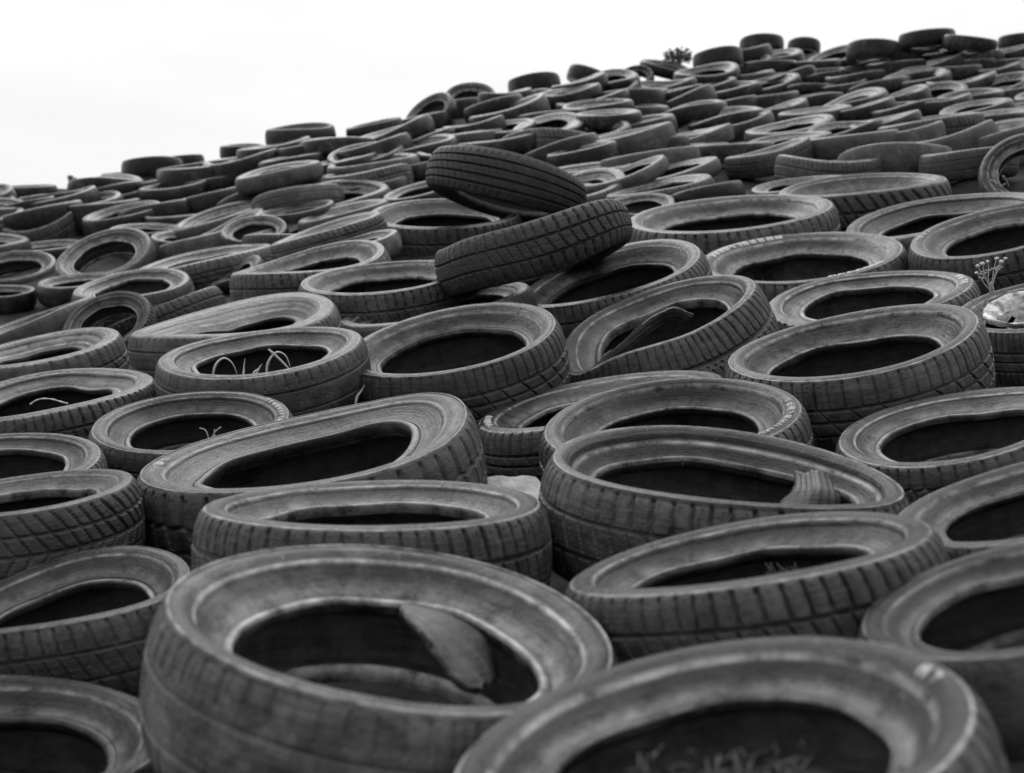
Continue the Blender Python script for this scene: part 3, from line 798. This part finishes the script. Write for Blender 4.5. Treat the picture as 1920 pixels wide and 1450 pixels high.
# thin even overcast with faint streaks, in front of the clear sky
tc = nd.new('ShaderNodeTexCoord')
mp = nd.new('ShaderNodeMapping'); mp.inputs['Scale'].default_value = (3, 3, 14); mp.inputs['Rotation'].default_value = (0, rad(12), 0)
ln.new(tc.outputs['Generated'], mp.inputs['Vector'])
cn = nd.new('ShaderNodeTexNoise'); cn.inputs['Scale'].default_value = 1.6; cn.inputs['Detail'].default_value = 5
ln.new(mp.outputs['Vector'], cn.inputs['Vector'])
cr_ = nd.new('ShaderNodeMapRange'); cr_.inputs['From Min'].default_value = .3; cr_.inputs['From Max'].default_value = .7
cr_.inputs['To Min'].default_value = 8.4; cr_.inputs['To Max'].default_value = 9.1
ln.new(cn.outputs['Fac'], cr_.inputs['Value'])
# the cloud is brightest overhead, and dimmed on the unseen side behind the camera
dt = nd.new('ShaderNodeVectorMath'); dt.operation = 'DOT_PRODUCT'; dt.inputs[1].default_value = (0.0, 0.0, 1.0)
ln.new(tc.outputs['Generated'], dt.inputs[0])
g0 = nd.new('ShaderNodeMapRange'); g0.inputs['From Min'].default_value = -0.5; g0.inputs['From Max'].default_value = 1.0
ln.new(dt.outputs['Value'], g0.inputs['Value'])
gp = nd.new('ShaderNodeMath'); gp.operation = 'POWER'; gp.inputs[1].default_value = 6.0
ln.new(g0.outputs['Result'], gp.inputs[0])
gr = nd.new('ShaderNodeMapRange'); gr.inputs['To Min'].default_value = SKY_LOW; gr.inputs['To Max'].default_value = SKY_HIGH
ln.new(gp.outputs[0], gr.inputs['Value'])
sx = nd.new('ShaderNodeSeparateXYZ'); ln.new(tc.outputs['Generated'], sx.inputs['Vector'])
bk = nd.new('ShaderNodeMapRange'); bk.interpolation_type = 'SMOOTHSTEP'          # added dimming of the unseen sky, darkens faces turned to the camera
bk.inputs['From Min'].default_value = -0.9; bk.inputs['From Max'].default_value = 0.45
bk.inputs['To Min'].default_value = 0.70; bk.inputs['To Max'].default_value = 1.0
ln.new(sx.outputs['Y'], bk.inputs['Value'])
m0 = nd.new('ShaderNodeMath'); m0.operation = 'MULTIPLY'
ln.new(gr.outputs['Result'], m0.inputs[0]); ln.new(bk.outputs['Result'], m0.inputs[1])
ml = nd.new('ShaderNodeMath'); ml.operation = 'MULTIPLY'
ln.new(cr_.outputs['Result'], ml.inputs[0]); ln.new(m0.outputs[0], ml.inputs[1])
mixs = nd.new('ShaderNodeMix'); mixs.data_type = 'FLOAT'; mixs.inputs['Factor'].default_value = 0.97
ln.new(bw.outputs['Val'], mixs.inputs['A']); ln.new(ml.outputs[0], mixs.inputs['B'])
ln.new(mixs.outputs['Result'], bg.inputs['Color'])
bg.inputs['Strength'].default_value = 0.11
sun = bpy.data.lights.new('sun', 'SUN'); sun.energy = 0.8; sun.angle = rad(30); sun.color = (1, 1, 1)
so = bpy.data.objects.new('sun', sun); COL.objects.link(so)
# azimuth measured from +Y towards +X, as in the sky texture
sd = Vector((math.sin(SUN_AZ) * math.cos(SUN_EL), math.cos(SUN_AZ) * math.cos(SUN_EL), math.sin(SUN_EL)))
so.rotation_euler = (-sd).to_track_quat('-Z', 'Y').to_euler()

vs = scene.view_settings
vs.view_transform = 'Standard'; vs.look = 'None'; vs.exposure = 0.0; vs.gamma = 1.0
scene.cycles.use_denoising = True
scene.cycles.max_bounces = 6

# ------------------------------------------------------------------ what grows and lies among the tyres
def tube(pts_, radii, ns=7, name='stem', mat=None, parent=None):
    """Round tapered tube through points."""
    P_ = [Vector(p) for p in pts_]
    vs_, fs_ = [], []
    for i, p in enumerate(P_):
        d = (P_[min(i + 1, len(P_) - 1)] - P_[max(i - 1, 0)]).normalized()
        s_ = d.cross(Vector((0.3, 0.9, 0.1))).normalized(); t_ = d.cross(s_)
        for k in range(ns):
            a = 2 * PI * k / ns
            vs_.append(p + (s_ * math.cos(a) + t_ * math.sin(a)) * radii[i])
    for i in range(len(P_) - 1):
        for k in range(ns):
            fs_.append((i * ns + k, i * ns + (k + 1) % ns, (i + 1) * ns + (k + 1) % ns, (i + 1) * ns + k))
    fs_.append(tuple(range(ns))[::-1]); fs_.append(tuple((len(P_) - 1) * ns + k for k in range(ns)))
    return vs_, fs_

def curve(pts_, n=14):
    P_ = np.array(pts_, float)
    P_ = np.vstack([2 * P_[0] - P_[1], P_, 2 * P_[-1] - P_[-2]])
    out = []
    m = len(P_) - 3
    for t in np.linspace(0, m - 1e-6, n):
        i = int(t); u = t - i
        p0, p1, p2, p3 = P_[i:i + 4]
        out.append(0.5 * ((2 * p1) + (p2 - p0) * u + (2 * p0 - 5 * p1 + 4 * p2 - p3) * u * u + (3 * p1 - p0 - 3 * p2 + p3) * u ** 3))
    return out

def join(parts):
    vs_, fs_ = [], []
    for v, f in parts:
        b = len(vs_); vs_ += list(v); fs_ += [tuple(i + b for i in q) for q in f]
    return vs_, fs_

def px(points, depth):
    """Points given as (x, y[, depth offset]) in the photograph."""
    return [at(p[0], p[1], depth + (p[2] if len(p) > 2 else 0)) for p in points]

def blade(points, depth, w0, w1=0.0005, n=16):
    """A grass blade: a thin folded leaf with thickness, tapering to its tip."""
    c = curve(px(points, depth), n)
    r = [w0 * (1 - (i / (n - 1)) ** 1.6) * (0.55 + 0.45 * min(1, i / 3)) + w1 for i in range(n)]
    v, f = tube(c, r, 6)
    V_ = np.array(v).reshape(n, 6, 3); C_ = np.array(c)[:, None]
    V_ = C_ + (V_ - C_) * np.where(np.arange(6) % 3 == 0, 1.0, 0.55)[None, :, None]
    return V_.reshape(-1, 3), f

def blob(c, r, seed, sub=2, squash=(1, 1, 1), amp=.18):
    bm = bmesh.new()
    bmesh.ops.create_icosphere(bm, subdivisions=sub, radius=1)
    rr_ = random.Random(seed)
    ph = [rr_.uniform(0, 6) for _ in range(6)]
    vs_ = []
    for v in bm.verts:
        k = 1 + amp * (math.sin(v.co.x * 5 + ph[0]) * math.sin(v.co.y * 6 + ph[1]) + .6 * math.sin(v.co.z * 9 + ph[2]) * math.sin(v.co.x * 11 + ph[3]))
        vs_.append(np.array(c) + np.array([v.co.x * squash[0], v.co.y * squash[1], v.co.z * squash[2]]) * r * k)
    fs_ = [tuple(v.index for v in f.verts) for f in bm.faces]
    bm.free()
    return vs_, fs_

def plant(name, label, cat, parts, group=None):
    """parts: list of (part name, (verts, faces), material); the thing is an Empty at the foot."""
    base = np.array(parts[0][1][0][0])
    root = empty(name, base)
    for pn, (v, f), m in parts:
        mesh_obj(pn, [np.array(q) - base for q in v], f, m, root)
    tag(root, label, cat, group)
    return root

def tz(i): return TY[i]['Z']

# pale arched grass in the hole of the tyre left of centre
d = tz(21)
gb = [[(398, 712), (404, 685), (420, 672), (436, 682), (446, 706)], [(500, 712), (502, 682), (518, 661), (536, 668), (546, 694)],
      [(503, 655), (520, 670), (540, 690), (548, 702)], [(456, 712), (457, 695), (459, 673)], [(478, 708), (484, 694), (491, 683)], [(470, 712), (478, 697), (488, 692)]]
plant('grass_tuft', 'arched pale grass blades rising from a dark tyre hole left of centre', 'grass tuft',
      [('blade', blade(g_, d, .0042), M_GRASS) for g_ in gb], 'grass growing through the tyres')
# leaf tips between two tyres
d = tz(20) - 0.25
gb = [[(666, 762), (669, 745), (676, 735), (684, 722)], [(640, 765), (632, 754), (610, 752)], [(626, 764), (630, 750), (641, 746)], [(566, 775), (563, 764), (560, 757)], [(570, 775), (572, 766), (578, 764)]]
plant('grass_tuft', 'small pointed leaf tips showing between tyres above the hexagon-block tread', 'grass tuft',
      [('blade', blade(g_, d, .0050 if i == 0 else .0032), M_GRASS if i == 0 else M_WEED) for i, g_ in enumerate(gb)], 'grass growing through the tyres')
# curved dead stem on the left tyre
d = tz(15) - .30
v, f = tube(curve(px([(56, 759), (66, 752), (80, 748), (98, 749), (112, 753), (127, 757)], d), 18), [.0022 + .0007 * math.sin(i * 1.9) for i in range(18)], 7)
tag(mesh_obj('fallen_twig', v, f, M_GRASS), 'pale curved dead stem lying over the hole of the left ribbed tyre', 'twig')
# thin dry sprig
d = tz(14) - .22
sp = [[(392, 828), (389, 815), (384, 806), (374, 803)], [(394, 830), (402, 812), (408, 806), (414, 801)], [(392, 826), (400, 818), (405, 817)], [(402, 812), (402, 805)]]
plant('dry_sprig', 'thin dry sprig at the front lip of the round-holed smooth tyre', 'sprig',
      [('twig', tube(curve(px(s_, d), 8), [.0016] * 8, 5), M_WEED) for s_ in sp])
# weeds inside the nearest tyre
d = tz(0) - .02
wr = random.Random(5)
parts_ = []
for (bx, by, n_, hh, sp_) in ((1215, 1478, 5, 78, 30), (1330, 1492, 16, 96, 52), (1390, 1492, 14, 88, 60), (1450, 1488, 14, 92, 50), (1505, 1478, 8, 90, 34), (1270, 1490, 6, 60, 40)):
    for k in range(n_):
        h_ = hh * wr.uniform(.45, 1.1); lean_ = wr.gauss(0, .6) * sp_; o_ = wr.uniform(-16, 16)
        pts_ = [(bx + o_, by), (bx + o_ + lean_ * .25 + wr.uniform(-6, 6), by - h_ * .45, wr.uniform(-.02, .02)), (bx + o_ + lean_ * .7 + wr.uniform(-5, 5), by - h_ * .8, wr.uniform(-.03, .03)), (bx + o_ + lean_ * 1.3, by - h_ * wr.uniform(.75, 1.05), wr.uniform(-.03, .03))]
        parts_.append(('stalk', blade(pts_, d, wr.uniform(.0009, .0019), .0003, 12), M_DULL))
plant('dried_weed', 'tangled dried weed growing inside the largest tyre at the bottom edge', 'weed', parts_)
# flowering weed by the white rim
d = tz(29) - .10
fork = [[(1858, 552), (1856, 540), (1860, 528)]]
tops = [(1831, 512), (1833, 499), (1842, 495), (1852, 491), (1869, 485), (1877, 491), (1885, 485)]
roots_ = [(1846, 533), (1852, 530), (1851, 527), (1853, 524), (1861, 524), (1864, 520), (1866, 518)]
parts_ = [('stem', join([tube(curve(px(fork[0], d), 6), [.0030] * 6, 6), tube(curve(px([(1863, 552), (1862, 540), (1860, 528)], d), 6), [.0024] * 6, 6)]), M_WEED)]
for k, (tp, rt) in enumerate(zip(tops, roots_)):
    mid = ((tp[0] * .5 + rt[0] * .5) + wr.uniform(-2, 2), (tp[1] * .5 + rt[1] * .5), wr.uniform(-.01, .01))
    v1 = tube(curve(px([(1858, 545), rt, mid, tp], d), 10), [.0021 - .0001 * i for i in range(10)], 6)
    lv = [blade([mid[:2], (mid[0] + s_ * 4, mid[1] + wr.uniform(-2, 1)), (mid[0] + s_ * 7, mid[1] - 2)], d, .0030, .0004, 6) for s_ in (-1, 1)]
    parts_.append(('branch', join([v1] + lv), M_WEED))
    parts_.append(('seed_head', blob(at(tp[0], tp[1], d), .0052 + .0008 * (k % 3), k, 2, (1, 1, .8), .25), M_FLOWER))
plant('flowering_weed', 'forked weed with round pale seed heads beside the white rim', 'weed', parts_)
# stalk across the shoulder and twigs at the rim's edge
d = tz(29) - .13
plant('dry_stalk', 'thin straight dry stalk slanting from one tyre shoulder to the white rim', 'stalk',
      [('stalk', tube(curve(px([(1794, 541), (1812, 555), (1826, 568), (1840, 580)], d), 9), [.0016] * 9, 6), M_WEED)]
      + [('twig', tube(curve(px(s_, d + .03), 6), [.0018] * 6, 5), M_WEED) for s_ in ([(1840, 582), (1836, 573), (1832, 566)], [(1838, 584), (1842, 572), (1846, 562)], [(1842, 584), (1833, 580), (1826, 586)], [(1840, 580), (1848, 576), (1853, 566)])])
# twigs under the upright tyre at the right edge
d = tz(33) - .25
plant('broken_twigs', 'broken dark twigs at the foot of the upright tyre on the right edge', 'twigs',
      [('twig', tube(curve(px(s_, d), 6), [.006, .005, .005, .004, .004, .003], 6), M_RUST) for s_ in ([(1857, 338), (1868, 346), (1884, 356)], [(1868, 352), (1876, 350), (1890, 342)], [(1866, 362), (1872, 354), (1874, 362)], [(1880, 330), (1888, 340), (1892, 352)])])
# pale plant seen in the long low tyre's hole
d = tz(4) + .10
plant('pale_weed', 'blurred pale weed inside the hole of the long low blocky tyre', 'weed',
      [('leaf', blade([(x0, 1105), (x0 + dx_ * .4, 1105 - h_ * .6), (x0 + dx_, 1105 - h_)], d, .0022, .0005, 8), M_DULL) for x0, dx_, h_ in
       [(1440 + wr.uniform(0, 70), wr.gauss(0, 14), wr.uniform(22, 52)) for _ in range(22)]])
# tuft of shrub and a stump on the skyline
def shrub(name, label, cx, cy, w_, h_, depth, n, seed):
    r_ = random.Random(seed); s = depth / F_PX
    vs_, fs_ = [], []
    C_ = at(cx, cy, depth)
    for i in range(n):
        a = r_.uniform(0, 2 * PI); q = r_.random() ** .5
        x, y, z = math.cos(a) * q * w_ * s, math.sin(a) * q * w_ * s, (r_.random() ** 1.3 - .35) * h_ * s * (1.2 - q * .7)
        p = C_ + np.array([x, y, z]); u_ = np.array([r_.gauss(0, 1) for _ in range(3)]); u_ /= np.linalg.norm(u_)
        t_ = np.cross(u_, [r_.gauss(0, 1) for _ in range(3)]); t_ /= np.linalg.norm(t_)
        L_ = r_.uniform(.03, .07); b = len(vs_)
        vs_ += [p, p + u_ * L_ * .5 + t_ * L_ * .25, p + u_ * L_, p + u_ * L_ * .5 - t_ * L_ * .25]
        fs_.append((b, b + 1, b + 2, b + 3))
    base = at(cx, cy + h_ * .6, depth)
    root = empty(name, base)
    mesh_obj('foliage', [np.array(q) - base for q in vs_], fs_, M_SHRUB, root, smooth=False)
    st = join([tube(curve([base, (base * .5 + C_ * .5) + np.array([r_.uniform(-.1, .1), 0, 0]), C_ + np.array([r_.uniform(-.2, .2), r_.uniform(-.1, .1), .1])], 6), [.02, .017, .014, .01, .008, .005], 6) for _ in range(4)])
    mesh_obj('stem', [np.array(q) - base for q in st[0]], st[1], M_RUST, root)
    tag(root, label, 'shrub')
shrub('shrub', 'small tuft of shrub on the skyline beside a tipped open tyre', 1272, 108, 26, 20, tz(80) + .3, 520, 3)
d = tz(68) - .4
S_ = d / F_PX
v, f = join([tube(curve([at(136, 372, d), at(135, 352, d), at(133, 338, d), at(130, 330, d)], 8), [9 * S_, 7 * S_, 6 * S_, 6 * S_, 5 * S_, 5 * S_, 4.5 * S_, 3 * S_], 9),
             tube(curve([at(134, 345, d), at(139, 339, d), at(142, 333, d)], 5), [4 * S_, 3.5 * S_, 3 * S_, 2.5 * S_, 1.5 * S_], 7),
             blob(at(132, 333, d), 5.5 * S_, 4, 2, (1, 1, .8), .3)])
tag(mesh_obj('tree_stump', v, f, M_RUST), 'little dark forked stump sticking up on the left skyline', 'stump')

# pale weathered board between the notched tyre and the dark tyre leaning right
d = tz(7) + .55
A_, B_, C_, D_ = at(880, 893, d + .18), at(1005, 893, d + .10), at(1040, 945, d - .14), at(915, 930, d - .06)
bm = bmesh.new()
N_ = 10
top = []
for i in range(N_ + 1):
    rowv = []
    for j in range(5):
        u_, w_ = i / N_, j / 4
        p = (A_ * (1 - u_) + B_ * u_) * (1 - w_) + (D_ * (1 - u_) + C_ * u_) * w_
        p = p + np.array([0, 0, .004 * math.sin(j * 2.3) + .002 * math.sin(i * 1.7 + j)])
        rowv.append(bm.verts.new(p))
    top.append(rowv)
for i in range(N_):
    for j in range(4):
        bm.faces.new((top[i][j], top[i][j + 1], top[i + 1][j + 1], top[i + 1][j]))
bmesh.ops.solidify(bm, geom=bm.faces[:], thickness=.022)
me = bpy.data.meshes.new('wooden_board'); bm.to_mesh(me); bm.free(); me.materials.append(M_WOOD)
o = bpy.data.objects.new('wooden_board', me); COL.objects.link(o)
tag(o, 'pale weathered board lying between the notched tyre and the dark tyre leaning right', 'board')

# torn rubber inside two of the tyres
def flap(name, label, rows, depth, thick, ribs, cat, mat):
    """Curved sheet through rows of pixel points (x, y, depth offset)."""
    G = [curve(px(r_, depth), 30) for r_ in rows]
    G = [curve([G[k][i] for k in range(len(G))], 46) for i in range(30)]
    # torn, ragged outline
    for i_, r_ in enumerate(G):
        for j_ in range(len(r_)):
            e_ = min(i_, 29 - i_) / 29, min(j_, 45 - j_) / 45
            k_ = max(0, 1 - min(e_) * 9)
            r_[j_] = np.array(r_[j_]) + k_ * .005 * np.array([math.sin(i_ * 1.1 + j_ * .7), math.sin(i_ * .8 + j_ * .6), math.sin(i_ * .9 - j_ * .8)]) * (0.12 if ribs else 0.15) + .003 * np.array([0, math.sin(i_ * .5), math.cos(j_ * .35)])
    V_ = np.array(G, float); ni, nj = V_.shape[:2]
    Nn = np.cross(np.gradient(V_, axis=0), np.gradient(V_, axis=1)); Nn /= np.linalg.norm(Nn, axis=-1, keepdims=True) + 1e-9
    if ribs:
        V_ = V_ + Nn * (.0022 * ((np.arange(nj) // 2) % 2))[None, :, None]
    B_ = V_ - Nn * thick
    vs_ = list(V_.reshape(-1, 3)) + list(B_.reshape(-1, 3)); o2 = ni * nj
    idx = lambda a_, b_: a_ * nj + b_
    fs_ = []
    for i_ in range(ni - 1):
        for j_ in range(nj - 1):
            q = (idx(i_, j_), idx(i_, j_ + 1), idx(i_ + 1, j_ + 1), idx(i_ + 1, j_))
            fs_.append(q); fs_.append(tuple(k_ + o2 for k_ in q[::-1]))
    edge = [idx(0, k_) for k_ in range(nj)] + [idx(k_, nj - 1) for k_ in range(1, ni)] + [idx(ni - 1, k_) for k_ in range(nj - 2, -1, -1)] + [idx(k_, 0) for k_ in range(ni - 2, 0, -1)]
    for a_, b_ in zip(edge, edge[1:] + edge[:1]):
        fs_.append((b_, a_, a_ + o2, b_ + o2))
    me = bpy.data.meshes.new(name); me.from_pydata([tuple(v_) for v_ in vs_], [], fs_)
    me.polygons.foreach_set('use_smooth', [True] * len(me.polygons))
    me.materials.append(mat)
    at2 = me.attributes.new('ring', 'FLOAT_VECTOR', 'POINT')
    at2.data.foreach_set('vector', np.array([v_.co[:] for v_ in me.vertices], np.float32).ravel() * 3)
    me.attributes.new('wear_glint', 'FLOAT', 'POINT')
    o = bpy.data.objects.new(name, me); COL.objects.link(o)
    tag(o, label, cat)
flap('rubber_flap', 'torn curled rubber flap inside the large smooth-shouldered tyre', 
     [[(748, 1150, .10), (815, 1162, .09), (880, 1192, .09), (912, 1232, .10), (924, 1272, .10)], [(752, 1156, .06), (806, 1178, .04), (862, 1214, .03), (896, 1250, .04), (916, 1282, .05)],
      [(758, 1160, .03), (800, 1192, .0), (842, 1236, -.02), (878, 1268, -.01), (905, 1290, .0)], [(762, 1163, .01), (798, 1204, -.03), (826, 1252, -.05), (860, 1286, -.05), (892, 1300, -.04)]], tz(1) + .02, .009, False, 'rubber flap', M_FLAP)
flap('rubber_flap', 'bent ribbed piece of tyre carcass inside the dark tyre leaning right',
     [[(1490, 886, .06), (1486, 918, .02), (1452, 955, .0), (1395, 1000, .0)], [(1524, 884, .02), (1526, 922, -.05), (1505, 965, -.07), (1455, 1010, -.04)],
      [(1562, 892, .04), (1572, 928, -.03), (1572, 972, -.05), (1530, 1010, -.02)], [(1584, 906, .10), (1596, 938, .06), (1588, 972, .04), (1570, 1005, .04)]], tz(9) + .10, .009, True, 'rubber flap', M_FLAP)

flap('rubber_flap', 'pale strip of torn sidewall lying across the hole of the burst tyre',
     [[(1112, 690, .0), (1170, 640, .0), (1215, 600, .0), (1262, 578, .0), (1300, 590, .0)], [(1114, 693, .0), (1175, 645, .0), (1222, 606, .01), (1264, 587, .02), (1296, 597, .01)],
      [(1118, 696, .0), (1182, 649, .01), (1228, 613, .03), (1262, 598, .05), (1286, 604, .04)]], tz(19) - .10, .008, False, 'rubber flap', M_FLAP)

# chalky painted rim still in the tyre on the right edge: a part of that tyre
t = TY[29]; R, W = t['R'], t['W']
NS = 96
def lathe(prof_, skip=None, wav=.004):
    vs_, fs_ = [], []
    for k, (r_, z_) in enumerate(prof_):
        for i in range(NS):
            a = 2 * PI * i / NS
            vs_.append((r_ * R * math.cos(a), r_ * R * math.sin(a), z_ * W + wav * (math.sin(a * 5 + k * .7) + .6 * math.sin(a * 11 + k))))
    for k in range(len(prof_) - 1):
        for i in range(NS):
            if skip and skip(k, i): continue
            fs_.append((k * NS + i, k * NS + (i + 1) % NS, (k + 1) * NS + (i + 1) % NS, (k + 1) * NS + i))
    return vs_, fs_
rim = mesh_obj('wheel_rim', *lathe([(.635, .36), (.648, .40), (.655, .435), (.645, .45), (.628, .445), (.605, .42), (.57, .40), (.55, .385), (.535, .33), (.525, .28), (.50, .25)], None, .003), M_RIM, t['obj'])
rim['label'] = 'chalky white corroded steel rim'
mesh_obj('wheel_disc', *lathe([(.512, .262), (.47, .25), (.42, .27), (.36, .34), (.31, .38), (.26, .37), (.22, .31), (.20, .29), (.15, .30), (.14, .25), (.02, .25)], lambda k, i: k in (1, 2) and (i % 16) < 8, .006), M_RUST, rim)
